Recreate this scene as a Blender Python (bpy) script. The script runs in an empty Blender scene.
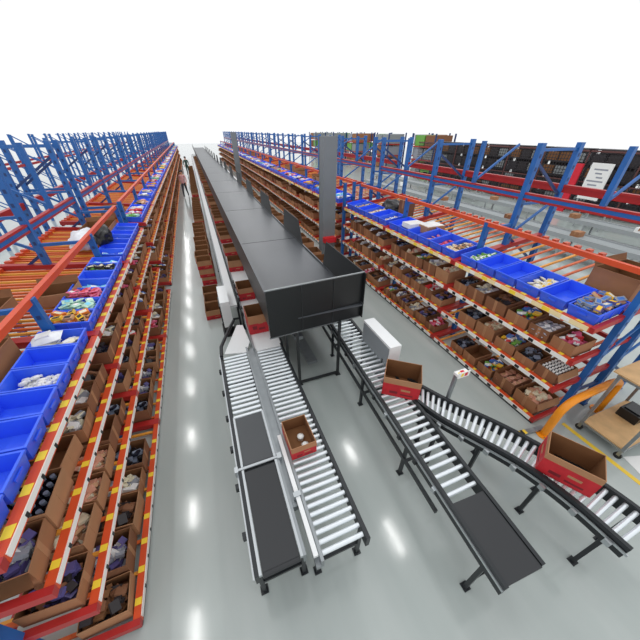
import bpy, math, random
from mathutils import Vector, Matrix
random.seed(7)
S = bpy.context.scene
COL = S.collection
PI = math.pi

# ---------------------------------------------------------------- camera
CAM_H, FOC, PITCH, YAW = 4.0, 285.0, 34.789, 21.257
cam = bpy.data.cameras.new('camera'); cam_o = bpy.data.objects.new('camera', cam); COL.objects.link(cam_o)
cam.sensor_width = 36; cam.lens = 36 * FOC / 640; cam.shift_y = 8 / 640
cam.clip_start = .05; cam.clip_end = 400
cam_o.location = (0, 0, CAM_H)
cam_o.rotation_euler = (math.radians(90 - PITCH), 0, math.radians(-YAW))
S.camera = cam_o
# ---------------------------------------------------------------- world, lamps, exposure
w = bpy.data.worlds.new('daylight'); S.world = w; w.use_nodes = True
bg = w.node_tree.nodes['Background']; bg.inputs[0].default_value = (.97, .985, 1, 1); bg.inputs[1].default_value = 1.04
for row, x in enumerate((-3.3, 4.8, 13.5)):          # three rows of hall lamps high above the frame
    for q in range(12):
        l = bpy.data.lights.new('hall_lamp', 'AREA'); l.shape = 'RECTANGLE'; l.size = .14; l.size_y = 1.3; l.energy = 42; l.color = (1, .99, .97)
        lo = bpy.data.objects.new('hall_lamp', l); lo.location = (x, 3.5 + q * 4.2, 10.5); COL.objects.link(lo)
S.view_settings.view_transform = 'Standard'; S.view_settings.look = 'None'
S.view_settings.exposure = 0.0; S.view_settings.gamma = 1.0; S.view_settings.use_curve_mapping = False

# ---------------------------------------------------------------- materials
def lin(c): return tuple((v / 255 / 12.92 if v / 255 <= .04045 else ((v / 255 + .055) / 1.055) ** 2.4) for v in c)
MATS = {}
def mat(name, rgb, rough=.5, metal=0., var=.0, scale=8., spec=.5, bump=0., trans=0.):
    if name in MATS: return MATS[name]
    m = bpy.data.materials.new(name); m.use_nodes = True
    nt = m.node_tree; b = nt.nodes['Principled BSDF']; c = lin(rgb)
    b.inputs['Base Color'].default_value = (*c, 1); b.inputs['Roughness'].default_value = rough
    b.inputs['Metallic'].default_value = metal; b.inputs['Specular IOR Level'].default_value = spec
    b.inputs['Transmission Weight'].default_value = trans
    if var:
        tc = nt.nodes.new('ShaderNodeTexCoord'); n = nt.nodes.new('ShaderNodeTexNoise'); n.inputs['Scale'].default_value = scale; n.inputs['Detail'].default_value = 4
        nt.links.new(tc.outputs['Object'], n.inputs['Vector'])
        r = nt.nodes.new('ShaderNodeValToRGB'); r.color_ramp.elements[0].position = .3; r.color_ramp.elements[1].position = .7
        r.color_ramp.elements[0].color = (*[v * (1 - var) for v in c], 1); r.color_ramp.elements[1].color = (*[min(1, v * (1 + var)) for v in c], 1)
        nt.links.new(n.outputs['Fac'], r.inputs['Fac']); nt.links.new(r.outputs['Color'], b.inputs['Base Color'])
        if bump:
            bp = nt.nodes.new('ShaderNodeBump'); bp.inputs['Strength'].default_value = bump; bp.inputs['Distance'].default_value = .01
            nt.links.new(n.outputs['Fac'], bp.inputs['Height']); nt.links.new(bp.outputs['Normal'], b.inputs['Normal'])
    MATS[name] = m
    return m
def floor_mat():
    m = bpy.data.materials.new('polished_concrete'); m.use_nodes = True; nt = m.node_tree; b = nt.nodes['Principled BSDF']
    tc = nt.nodes.new('ShaderNodeTexCoord')
    mp = nt.nodes.new('ShaderNodeMapping'); mp.inputs['Scale'].default_value = (1.2, .25, 1)
    nt.links.new(tc.outputs['Object'], mp.inputs['Vector'])
    n = nt.nodes.new('ShaderNodeTexNoise'); n.inputs['Scale'].default_value = 1.6; n.inputs['Detail'].default_value = 5
    nt.links.new(mp.outputs['Vector'], n.inputs['Vector'])
    r = nt.nodes.new('ShaderNodeValToRGB'); r.color_ramp.elements[0].position = .3; r.color_ramp.elements[1].position = .75
    r.color_ramp.elements[0].color = (*lin((168, 177, 174)), 1); r.color_ramp.elements[1].color = (*lin((184, 191, 188)), 1)
    nt.links.new(n.outputs['Fac'], r.inputs['Fac']); nt.links.new(r.outputs['Color'], b.inputs['Base Color'])
    n2 = nt.nodes.new('ShaderNodeTexNoise'); n2.inputs['Scale'].default_value = 5; nt.links.new(tc.outputs['Object'], n2.inputs['Vector'])
    mr = nt.nodes.new('ShaderNodeMapRange'); mr.inputs[3].default_value = .07; mr.inputs[4].default_value = .16
    nt.links.new(n2.outputs['Fac'], mr.inputs[0]); nt.links.new(mr.outputs[0], b.inputs['Roughness'])
    b.inputs['Specular IOR Level'].default_value = .45
    return m
M = dict(
    floor=floor_mat(),
    blue=mat('blue_rack_paint', (36, 100, 172), .4, var=.1, scale=4),
    navy=mat('dark_blue_rack_paint', (28, 58, 112), .45, var=.1, scale=4),
    orange=mat('orange_beam_paint', (214, 80, 40), .4, var=.08, scale=5),
    red=mat('red_beam_paint', (172, 38, 36), .4, var=.08, scale=5),
    track=mat('orange_track', (218, 98, 36), .45),
    yellow_track=mat('yellow_track', (236, 160, 54), .45),
    white_label=mat('white_label', (240, 236, 230), .5), yellow_label=mat('yellow_label', (248, 214, 60), .5),
    black=mat('black_plastic', (26, 26, 28), .4), cream_label=mat('cream_label', (244, 222, 170), .5),
    bin=mat('blue_bin_plastic', (58, 104, 246), .35, var=.05, scale=3),
    carton=mat('brown_cardboard', (158, 110, 76), .8, var=.08, scale=5),
    carton2=mat('tan_cardboard', (172, 126, 90), .8, var=.08, scale=5),
    carton3=mat('dark_cardboard', (134, 90, 62), .8, var=.08, scale=5),
    inner=mat('shaded_cardboard_inside', (126, 84, 50), .85, var=.1, scale=5),  # cardboard tone darkened to stand in for shade inside open cartons
    redprint=mat('red_carton_print', (186, 30, 40), .6, var=.12, scale=9), darkprint=mat('dark_red_print', (120, 22, 32), .6),
    hood=mat('charcoal_sheet', (27, 29, 30), .36, var=.06, scale=1.5), deck=mat('grey_deck', (78, 81, 86), .35, var=.06, scale=1.2),
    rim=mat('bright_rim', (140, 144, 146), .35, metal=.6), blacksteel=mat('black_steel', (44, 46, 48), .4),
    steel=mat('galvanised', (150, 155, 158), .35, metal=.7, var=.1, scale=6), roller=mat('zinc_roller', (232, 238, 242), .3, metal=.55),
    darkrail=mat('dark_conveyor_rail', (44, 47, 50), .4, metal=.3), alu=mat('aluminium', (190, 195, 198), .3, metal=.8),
    belt=mat('black_belt', (40, 42, 45), .35), belt2=mat('grey_belt', (70, 73, 76), .35),
    plate=mat('white_plate', (232, 234, 234), .35), cabinet=mat('white_cabinet', (238, 240, 240), .4), cabgrey=mat('cabinet_grey', (140, 146, 150), .4),
    column=mat('grey_column', (122, 128, 132), .5, var=.04, scale=2), firebox=mat('fire_red', (210, 30, 36), .4),
    pipe=mat('safety_orange', (246, 150, 20), .4, var=.05), yellow=mat('floor_yellow', (238, 200, 60), .5),
    ply=mat('plywood', (216, 176, 124), .6, var=.12, scale=6), skin=mat('skin', (214, 160, 130), .6), pinktop=mat('pink_top', (214, 160, 160), .8),
    trouser=mat('dark_trousers', (46, 52, 62), .8), greentop=mat('green_uniform', (52, 82, 74), .8), hair=mat('black_hair', (24, 20, 20), .6),
    white=mat('white_plastic', (240, 240, 238), .4), bag=mat('black_bag', (22, 23, 26), .35, var=.3, scale=20, bump=.6), film=mat('white_film', (232, 235, 240), .3, var=.06, scale=14, bump=.5),
    darkgoods=mat('dark_goods', (44, 38, 40), .5), bottle=mat('dark_bottle', (34, 36, 50), .25), cap=mat('bottle_cap', (120, 130, 150), .4),
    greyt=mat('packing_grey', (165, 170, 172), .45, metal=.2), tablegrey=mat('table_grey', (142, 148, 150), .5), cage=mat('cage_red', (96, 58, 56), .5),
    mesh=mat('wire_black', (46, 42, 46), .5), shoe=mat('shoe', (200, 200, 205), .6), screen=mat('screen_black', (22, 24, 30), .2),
    redsign=mat('sign_red', (214, 36, 56), .5), mint=mat('mint_pack', (186, 226, 206), .4), pink=mat('pink_pack', (226, 104, 138), .4),
    cyan=mat('cyan_pack', (120, 206, 240), .4), green=mat('green_pack', (110, 170, 70), .45), cream=mat('cream_pack', (232, 224, 196), .5),
    yellowp=mat('yellow_pack', (244, 196, 50), .45), tan=mat('tan_pack', (206, 160, 120), .5), purple=mat('purple_pack', (92, 84, 140), .45),
    redp=mat('red_pack', (210, 50, 52), .45), bluep=mat('blue_pack', (70, 120, 200), .45), salmon=mat('salmon_pack', (226, 166, 140), .5), grey=mat('grey_pack', (150, 154, 164), .4),
    olive=mat('olive_pack', (108, 112, 70), .5), orangep=mat('orange_pack', (232, 130, 50), .45),
)

# ---------------------------------------------------------------- mesh helpers
class MB:
    def __init__(s): s.v = []; s.f = []; s.m = []; s.mats = []; s.sm = []
    def mi(s, m):
        if m not in s.mats: s.mats.append(m)
        return s.mats.index(m)
    def poly(s, pts, faces, m, smooth=False):
        k = len(s.v); i = s.mi(m); s.v += [tuple(p) for p in pts]
        for f in faces: s.f.append([k + a for a in f]); s.m.append(i); s.sm.append(smooth)
        return s
    def box(s, a, b, m, mx=None):
        x0, x1 = sorted((a[0], b[0])); y0, y1 = sorted((a[1], b[1])); z0, z1 = sorted((a[2], b[2]))
        p = [Vector(q) for q in ((x0, y0, z0), (x1, y0, z0), (x1, y1, z0), (x0, y1, z0), (x0, y0, z1), (x1, y0, z1), (x1, y1, z1), (x0, y1, z1))]
        if mx is not None: p = [mx @ q for q in p]
        return s.poly(p, [(0, 3, 2, 1), (4, 5, 6, 7), (0, 1, 5, 4), (1, 2, 6, 5), (2, 3, 7, 6), (3, 0, 4, 7)], m)
    def bar(s, a, b, w, h, m):                       # rectangular bar from a to b
        a = Vector(a); b = Vector(b); d = (b - a); L = d.length; d.normalize()
        up = Vector((0, 0, 1)) if abs(d.z) < .95 else Vector((0, 1, 0))
        sd = d.cross(up).normalized(); up = sd.cross(d).normalized()
        p = [a + sd * x * w / 2 + up * y * h / 2 + d * t for t in (0, L) for x, y in ((-1, -1), (1, -1), (1, 1), (-1, 1))]
        return s.poly(p, [(0, 1, 2, 3), (4, 7, 6, 5), (0, 4, 5, 1), (1, 5, 6, 2), (2, 6, 7, 3), (3, 7, 4, 0)], m)
    def tube(s, pts, r, m, n=10, cap=True):
        pts = [Vector(p) for p in pts]; rr = r if isinstance(r, (list, tuple)) else [r] * len(pts); rings = []; ref = None
        for i, p in enumerate(pts):
            d = (pts[min(i + 1, len(pts) - 1)] - pts[max(i - 1, 0)]).normalized()
            if ref is None: ref = Vector((0, 0, 1)) if abs(d.z) < .9 else Vector((1, 0, 0))
            u = d.cross(ref).normalized(); v = u.cross(d).normalized(); ref = v
            rings.append([p + (u * math.cos(2 * PI * k / n) + v * math.sin(2 * PI * k / n)) * rr[i] for k in range(n)])
        fs = []
        for i in range(len(pts) - 1):
            for k in range(n): fs.append((i * n + k, i * n + (k + 1) % n, (i + 1) * n + (k + 1) % n, (i + 1) * n + k))
        s.poly([p for r_ in rings for p in r_], fs, m, True)
        if cap: s.poly(rings[0], [tuple(range(n))], m); s.poly(rings[-1], [tuple(reversed(range(n)))], m)
        return s
    def cyl(s, a, b, r, m, n=12): return s.tube([a, b], r, m, n)
    def lathe(s, prof, m, n=10, c=(0, 0, 0)):
        return s.tube([(c[0], c[1], c[2] + z) for z, _ in prof], [max(r, 1e-4) for _, r in prof], m, n)
    def mesh(s, name):
        me = bpy.data.meshes.new(name); me.from_pydata([tuple(v) for v in s.v], [], s.f)
        for m in s.mats: me.materials.append(m)
        for p, i, sm in zip(me.polygons, s.m, s.sm): p.material_index = i; p.use_smooth = sm
        me.update(); return me
    def obj(s, name, parent=None, loc=(0, 0, 0), rz=0):
        return link(name, s.mesh(name), parent, loc, rz)
def link(name, me, parent=None, loc=(0, 0, 0), rz=0, rot=None):
    o = bpy.data.objects.new(name, me); COL.objects.link(o); o.location = loc
    o.rotation_euler = rot if rot else (0, 0, rz)
    if parent: o.parent = parent
    return o
def tag(o, label, cat, group=None, kind=None):
    o['label'] = label; o['category'] = cat
    if group: o['group'] = group
    if kind: o['kind'] = kind
    return o
def thing(name, label, cat, loc=(0, 0, 0), rz=0, group=None):
    return tag(link(name, None, None, loc, rz), label, cat, group)
def dup(o, loc=None, rot=None, label=None, group=None, parent=None):
    c = o.copy(); COL.objects.link(c)
    if parent is not None: c.parent = parent
    if loc is not None: c.location = loc
    if rot is not None: c.rotation_euler = rot
    if label: c['label'] = label
    if group: c['group'] = group
    for ch in KIDS.get(o.name, ()):
        d = dup(ch, parent=c)
    return c
KIDS = {}
def register(o):                                     # remember a thing's parts once, so that copying is quick
    for ch in [q for q in COL.objects if q.parent == o]:
        KIDS.setdefault(o.name, []).append(ch); register(ch)
    return o
ORD = 'first second third fourth fifth sixth seventh eighth ninth tenth eleventh twelfth thirteenth fourteenth fifteenth sixteenth seventeenth eighteenth nineteenth twentieth'.split() + ['twenty-first', 'twenty-second', 'twenty-third', 'twenty-fourth', 'twenty-fifth']
def R(a, b): return random.uniform(a, b)

# ---------------------------------------------------------------- the setting
fl = MB().poly([(-60, -4, 0), (60, -4, 0), (60, 130, 0), (-60, 130, 0)], [(0, 1, 2, 3)], M['floor']).obj('floor'); fl['kind'] = 'structure'
yl = MB().box((4.80, -1.2, .001), (4.87, 1.32, .004), M['yellow']).obj('trim_1'); yl['kind'] = 'structure'
def column(name, x, y, h, label):
    c = MB().box((-.24, -.24, 0), (.24, .24, .03), M['column']); c.box((-.21, -.19, .03), (.21, -.16, h), M['column']); c.box((-.21, .16, .03), (.21, .19, h), M['column']); c.box((-.2, -.16, .03), (.2, .16, h), M['column'])
    o = c.obj(name, None, (x, y, 0)); o['kind'] = 'structure'; o['label'] = label
    return o
column('column_1', 3.75, 9.0, 3.86, 'grey steel building column behind the charcoal chute')
column('column_2', 3.75, 30, 3.86, 'grey steel building column far down the aisle')

# ---------------------------------------------------------------- racks
NB = 22                                              # bays modelled along the aisle
LV = [1.9, 1.35, .8, .1]
SIDE = {
    'right': dict(s=1, xf=[4.33] * 4, post=4.93, beam_z=2.53, up=(5.6, 6.6), pz=(3.0, 3.08), back=6.55, top_slope=.13, start=1.49, bins=6, bw=.385, bd=.60, name='rack beyond the steel column'),
    'left': dict(s=-1, xf=[-1.53, -1.52, -1.47, -1.38], post=-1.97, beam_z=2.44, up=(-2.75, -3.7), pz=(2.68, 2.62), back=-3.4, top_slope=.11, start=1.2, bins=7, bw=.335, bd=.44, name='rack along the open aisle'),
}
def bay_y(side, k): return SIDE[side]['start'] + 2.5 * k + (.5 if k >= 3 else 0)
BAY = 2.5
def flow_meshes(side):
    d = SIDE[side]; s = d['s']; out = {}
    X = lambda lev, dep: d['xf'][lev] + s * dep
    for i, z in enumerate(LV):
        r = MB()                                      # rail
        x0 = X(i, 0)
        r.box((x0, .05, z - .06), (x0 + s * .065, BAY - .05, z + .02), M['orange'])
        n = 8
        for k in range(n):                            # yellow tickets along the top
            y = .16 + k * (BAY - .3) / n
            r.box((x0 + s * .002, y, z + .018), (x0 + s * .063, y + (.085 if i == 0 else .06), z + .0215), M['yellow_label'])
        out['rail', i] = r.mesh('shelf_rail')
        t = MB()                                      # price strip with clips
        t.box((x0, .07, z - (.055 if s > 0 else .04)), (x0 - s * .006, BAY - .07, z + .012), M['cream_label'] if i == 0 and s == 1 else M['white_label'])
        for k in range(n):
            y = .30 + k * (BAY - .3) / n
            if i or s < 0: t.box((x0 - s * .005, y, z - .045), (x0 - s * .011, y + (.075 if s > 0 else .028), z - (-.004 if s > 0 else .008)), M['black'])
            else: t.box((x0 - s * .005, y, z - .05), (x0 - s * .009, y + .11, z + .008), M['yellow_label'] if k % 2 else M['white_label'])
        out['strip', i] = t.mesh('label_strip')
        b = MB()                                      # roller tracks
        dep = abs(d['back'] - x0) if i == 0 else 1.25
        sl = d['top_slope'] if i == 0 else .08
        nt = (12 if s > 0 else 21) if i == 0 else 8
        z0 = z - .045
        for k in range(nt):
            y = .15 + k * (BAY - .3) / (nt - 1)
            b.bar((x0 + s * .06, y, z0), (x0 + s * dep, y, z0 + sl * (dep - .06)), .035, .03, M['yellow_track'] if k % 3 == 1 else M['track'])
        for q in ((.35, .99) if i == 0 else (.9,)):
            b.bar((x0 + s * dep * q, .05, z0 - .03 + sl * dep * q), (x0 + s * dep * q, BAY - .05, z0 - .03 + sl * dep * q), .05, .06, M['red'])
        if i == 0:
            for k in range(11): b.box((x0 + s * (dep - .09), .2 + k * .21, z0 + sl * dep - .02), (x0 + s * (dep + .02), .28 + k * .21, z0 + sl * dep + .05), M['orange'])
        out['bed', i] = b.mesh('roller_track')
        e = MB()                                      # end brackets running back from the rail
        e.bar((x0, .0275, z - .02), (x0 + s * dep, .0275, z - .02 + sl * dep), .055, .085, M['red'])
        out['bracket', i] = e.mesh('end_bracket')
    p = MB()
    p.box((d['post'] - .045, -.04, 0), (d['post'] + .045, .04, d['beam_z'] + .05), M['blue'])
    for k in range(12): p.box((d['post'] - .02, -.043, .15 + k * .19), (d['post'] + .02, -.0395, .2 + k * .19), M['navy'])
    out['post'] = p.mesh('upright_post')
    t = MB()
    t.box((d['post'] - .04, .0, d['beam_z'] - .01), (d['post'] + .025, BAY, d['beam_z'] + .06), M['orange'])
    out['beam'] = t.mesh('top_beam')
    zt = d['beam_z'] - .07
    out['tie', 0] = MB().bar((d['post'], 0, zt), (d['up'][0], 0, zt + .02), .05, .05, M['blue']).mesh('tie_bar')
    out['tie', 1] = MB().bar((d['post'] + s * .03, 0, 1.2), (d['up'][0], 0, 1.75), .03, .05, M['blue']).mesh('tie_bar')
    out['tie', 2] = MB().bar((d['post'] + s * .03, 0, .55), (d['up'][0], 0, .55), .03, .05, M['navy']).mesh('tie_bar')
    k = MB(); x0 = X(3, 0)
    k.box((x0 + s * .01, .02, 0), (x0 + s * .06, BAY - .02, LV[3] - .065), M['black']); out['plinth'] = k.mesh('plinth')
    fp = MB(); xa = X(0, .03)
    fp.bar((X(3, .03), 0, 0), (xa, 0, LV[0] - .02), .06, .05, M['navy']); out['front'] = fp.mesh('front_post')
    return out
def pallet_meshes(side):
    d = SIDE[side]; s = d['s']; a, b = d['up']; out = {}
    H = 3.82
    for nm, x, m in (('near', a, 'blue'), ('far', b, 'blue')):
        u = MB(); u.box((x - .05, -.045, 0), (x + .05, .045, H), M[m]); u.box((x - .06, -.055, 0), (x + .06, .055, .02), M['navy'])
        for k in range(18): u.box((x - .02, -.048, .2 + k * .2), (x + .02, -.0445, .26 + k * .2), M['navy'])
        out['up_' + nm] = u.mesh('upright')
    br = MB(); z = .3; f = 0
    while z < H - .5:
        br.bar((a if f else b, 0, z), (b if f else a, 0, z + .62), .03, .045, M['blue'] if f else M['navy']); z += .66; f ^= 1
    for z in (.2, 1.7, 2.85, 3.72): br.bar((a, 0, z), (b, 0, z), .03, .045, M['blue'])
    out['brace'] = br.mesh('brace')
    z = d['pz'][0]; bm = MB()
    bm.box((a - .03, 0, z - .03), (a + .03, BAY, z + .03), M['blue']); bm.box((a - .04, 0, z + .03), (a + .04, BAY, z + .062), M['red']); bm.box((a - .04, 0, z - .062), (a + .04, BAY, z - .03), M['red'])
    out['beam_front'] = bm.mesh('front_beam')
    z = d['pz'][1]; bm = MB(); bm.box((b - .035, 0, z - .075), (b + .035, BAY, z + .055), M['red']); bm.box((b - .045, 0, z + .02), (b + .045, BAY, z + .06), M['red'])
    out['beam_back'] = bm.mesh('rear_beam')
    dv = MB(); z = d['pz'][0]
    dv.box((a - .035, 1.18, z + .06), (a + .035, 1.25, H), M['blue']); dv.bar((a, 1.21, z + .1), (b, 1.21, z + .75), .03, .04, M['blue'])
    out['divider'] = dv.mesh('divider_post')
    return out
for side in ('right', 'left'):
    d = SIDE[side]; fm = flow_meshes(side); pm = pallet_meshes(side)
    for k in range(NB):
        y = bay_y(side, k); gap_end = k in (2, NB - 1); first = k in (0, 3)
        t = thing('flow_rack', f'carton flow rack bay with orange rails, {ORD[k]} bay of the {d["name"]}', 'rack', (0, y, 0), 0, f'flow rack bays, {d["name"]}')
        for i in range(4):
            rl = link('shelf_rail', fm['rail', i], t); link('label_strip', fm['strip', i], rl); link('roller_track', fm['bed', i], t)
            link('end_bracket', fm['bracket', i], t); link('end_bracket', fm['bracket', i], t, (0, BAY - .055, 0))
        link('upright_post', fm['post'], t); link('top_beam', fm['beam'], t); [link('tie_bar', fm['tie', q], t) for q in range(3)]; link('plinth', fm['plinth'], t)
        if gap_end: link('upright_post', fm['post'], t, (0, BAY, 0)); [link('tie_bar', fm['tie', q], t, (0, BAY, 0)) for q in range(3)]
        if k == 2 and side == 'right':
            q = MB(); q.box((4.34, BAY + .03, 0), (4.43, BAY + .11, 2.62), M['blue']); q.obj('end_post', t)
        t = thing('pallet_rack', f'tall blue pallet rack bay behind {ORD[k]} flow rack bay, {side} side', 'rack', (0, y, 0), 0, f'pallet rack bays, {d["name"]}')
        for nm, part in (('up_near', 'upright'), ('up_far', 'upright'), ('brace', 'brace'), ('beam_front', 'front_beam'), ('beam_back', 'rear_beam'), ('divider', 'divider_post')):
            link(part, pm[nm], t)
        if gap_end:
            for nm, part in (('up_near', 'upright'), ('up_far', 'upright'), ('brace', 'brace')): link(part, pm[nm], t, (0, BAY, 0))

# ---------------------------------------------------------------- tray shapes: blue bins and open cartons
def tray(mb, L, W, H, m_out, m_in, th=.01, taper=0., rim=0., base=0.):
    """open box: L along x, W along y, base at z=0"""
    a, b = L / 2, W / 2; a0, b0 = a - taper, b - taper
    o0 = [(-a0, -b0, base), (a0, -b0, base), (a0, b0, base), (-a0, b0, base)]; o1 = [(-a, -b, H), (a, -b, H), (a, b, H), (-a, b, H)]
    i1 = [(-a + th, -b + th, H), (a - th, -b + th, H), (a - th, b - th, H), (-a + th, b - th, H)]
    i0 = [(-a0 + th, -b0 + th, base + th), (a0 - th, -b0 + th, base + th), (a0 - th, b0 - th, base + th), (-a0 + th, b0 - th, base + th)]
    q = [(k, (k + 1) % 4, 4 + (k + 1) % 4, 4 + k) for k in range(4)]
    mb.poly(o0 + o1, [(3, 2, 1, 0)] + q, m_out)
    mb.poly(o1 + i1, q, m_out)
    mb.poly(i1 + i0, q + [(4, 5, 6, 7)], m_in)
    if rim:
        for (x0, y0, x1, y1) in ((-a - rim, -b - rim, a + rim, -b), (-a - rim, b, a + rim, b + rim), (-a - rim, -b, -a, b), (a, -b, a + rim, b)):
            mb.box((x0, y0, H - .022), (x1, y1, H), m_out)
    return mb
def bin_proto(L, W, H, tag_):
    m = MB(); tray(m, L, W, H, M['bin'], M['bin'], .012, .015, .006)
    for y in (-W / 2, W / 2):
        for x in (-L * .3, 0, L * .3): m.box((x - .006, y - .004 if y < 0 else y - .012, .02), (x + .006, y + .012 if y < 0 else y + .004, H - .02), M['bin'])
    me = m.mesh('blue_bin_' + tag_)
    h = MB()
    h.box((-.006, -.055, H - .075), (.006, .055, H - .05), M['bin'])
    return me, h.mesh('bin_handle_' + tag_)
BIN = {sd: bin_proto(SIDE[sd]['bd'], SIDE[sd]['bw'] - .02, .17, sd) for sd in SIDE}
BINS = {}
for side in ('left', 'right'):
    d = SIDE[side]; s = d['s']; sl = d['top_slope'] * .6
    for k in range(NB):
        for j in range(d['bins']):
            if k == 4 and j in (1,) or k > 4 and random.random() < .06: continue
            y = bay_y(side, k) + .06 + d['bw'] / 2 + j * (BAY - .12) / d['bins']
            x = d['xf'][0] + s * (.085 + d['bd'] / 2); z = LV[0] - .027 + d['top_slope'] * (d['bd'] / 2 + .06) + .012
            rot = (0, -s * math.atan(d['top_slope']), R(-.02, .02))
            o = link('blue_bin', BIN[side][0], None, (x, y, z), rot=rot)
            tag(o, f'blue plastic picking bin, {ORD[j]} in the {ORD[k]} bay of the {d["name"]}', 'bin', f'blue bins, {d["name"]}')
            if k < 6: [link('handle', BIN[side][1], o, (q * (d['bd'] / 2 + .006), 0, 0)) for q in (-1, 1)]
            BINS[side, k, j] = (x, y, z, rot)

def pouch(cols, L=.12, W=.085, T=.03):
    m = MB(); n = 8; k = 5; pts = []; fs = []
    for sgn in (1, -1):
        b = len(pts)
        for a in range(n + 1):
            for c in range(k + 1):
                u, v = a / n, c / k; h = T / 2 * (math.sin(PI * u) * math.sin(PI * v)) ** .5
                pts.append(((u - .5) * L, (v - .5) * W, sgn * h))
        for a in range(n):
            for c in range(k):
                q = b + a * (k + 1) + c; f = (q, q + k + 1, q + k + 2, q + 1); fs.append(f if sgn > 0 else tuple(reversed(f)))
    m.poly(pts, fs, M[cols[0]], True)
    m.box((-L * .22, -W * .28, T * .36), (L * .22, W * .28, T * .5), M[cols[1]])
    return m.mesh('pouch')
def bottle_mesh(body, cap):
    return MB().lathe([(0, .018), (.006, .022), (.075, .022), (.09, .012), (.098, .011)], M[body], 10).lathe([(.098, .013), (.116, .013)], M[cap], 10).mesh('bottle')
def pack_mesh(c1, c2, L=.12, W=.07, T=.035):
    return MB().box((-L / 2, -W / 2, -T / 2), (L / 2, W / 2, T / 2), M[c1]).box((-L * .3, -W * .36, T / 2), (L * .34, W * .3, T / 2 + .001), M[c2]).box((-L * .5 - .0008, -W * .4, -T * .3), (-L * .5, W * .4, T * .3), M[c2]).mesh('goods_pack')
# cartons: three sizes, some with flaps
def carton_proto(L, W, H, mo, flaps):
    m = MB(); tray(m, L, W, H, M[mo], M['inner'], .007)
    m.box((-L / 2 - .001, -.025, 0), (-L / 2, .025, H * .98), M['carton2']); m.box((L / 2, -.025, 0), (L / 2 + .001, .025, H * .98), M['carton2'])
    if flaps == 1:
        m.poly([(-L / 2, -W / 2, H), (L / 2, -W / 2, H), (L / 2, -W / 2 - .05, H - .11), (-L / 2, -W / 2 - .05, H - .11)], [(0, 1, 2, 3), (3, 2, 1, 0)], M['carton2'])
    if flaps == 2:
        m.poly([(-L / 2, W / 2, H), (L / 2, W / 2, H), (L / 2, W / 2 + .01, H + .10), (-L / 2, W / 2 + .01, H + .10)], [(0, 1, 2, 3), (3, 2, 1, 0)], M['carton2'])
    return m.mesh('open_carton')
CARTS = []
for (L, W, H) in ((.44, .37, .22), (.46, .40, .25), (.40, .33, .18), (.46, .38, .28), (.42, .31, .21)):
    for mo in ('carton', 'carton2', 'carton3'):
        CARTS.append((L, W, H, mo, carton_proto(L, W, H, mo, random.choice((0, 0, 0, 1)))))
# heaps of goods that nobody could count, one mesh per look
def heap(L, W, cols, n, sz, h=.05, seed=0):
    rnd = random.Random(seed); m = MB()
    for i in range(n):
        x = rnd.uniform(-L / 2 + sz * .5, L / 2 - sz * .5); y = rnd.uniform(-W / 2 + sz * .5, W / 2 - sz * .5)
        z = h * (i / n) - .13 * (1 - i / n); c = M[rnd.choice(cols)]
        mx = Matrix.Translation((x, y, z)) @ Matrix.Rotation(rnd.uniform(0, PI), 4, 'Z') @ Matrix.Rotation(rnd.uniform(-.5, .5), 4, 'X') @ Matrix.Rotation(rnd.uniform(-.4, .4), 4, 'Y')
        a = sz * rnd.uniform(.6, 1.1); m.box((-a * .5, -a * .4, -a * .18), (a * .5, a * .4, a * .18), c, mx)
    return m.mesh('packed_goods')
LOOKS = [('dark packets', ['darkgoods', 'purple', 'carton3', 'grey']), ('pale pouches', ['white', 'grey', 'cream']), ('red and white packs', ['redp', 'white', 'pink']),
         ('grey film packs', ['grey', 'purple', 'white']), ('tan packs', ['salmon', 'tan', 'cream']), ('mixed bright packs', ['yellowp', 'redp', 'bluep', 'white', 'green']),
         ('dark bottles', ['bottle', 'darkgoods', 'cap']), ('black and brown packs', ['darkgoods', 'carton3', 'inner'])]
HEAPS = [(nm, [heap(.42, .34, cols, 70, .10, .05, 10 * q + v) for v in range(2)]) for q, (nm, cols) in enumerate(LOOKS)]
far = MB(); far_goods = MB()
DONE = set()
SPECIAL = [('left', 1, 1.6, 2.2, 'dark_bottle'), ('right', 2, 1.6, 2.05, 'capped_bottle'), ('right', 3, 2.2, 2.6, 'pouch'), ('left', 2, 2.6, 3.0, 'red_pack'), ('right', 1, 2.1, 2.6, 'film_pack')]
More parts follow.
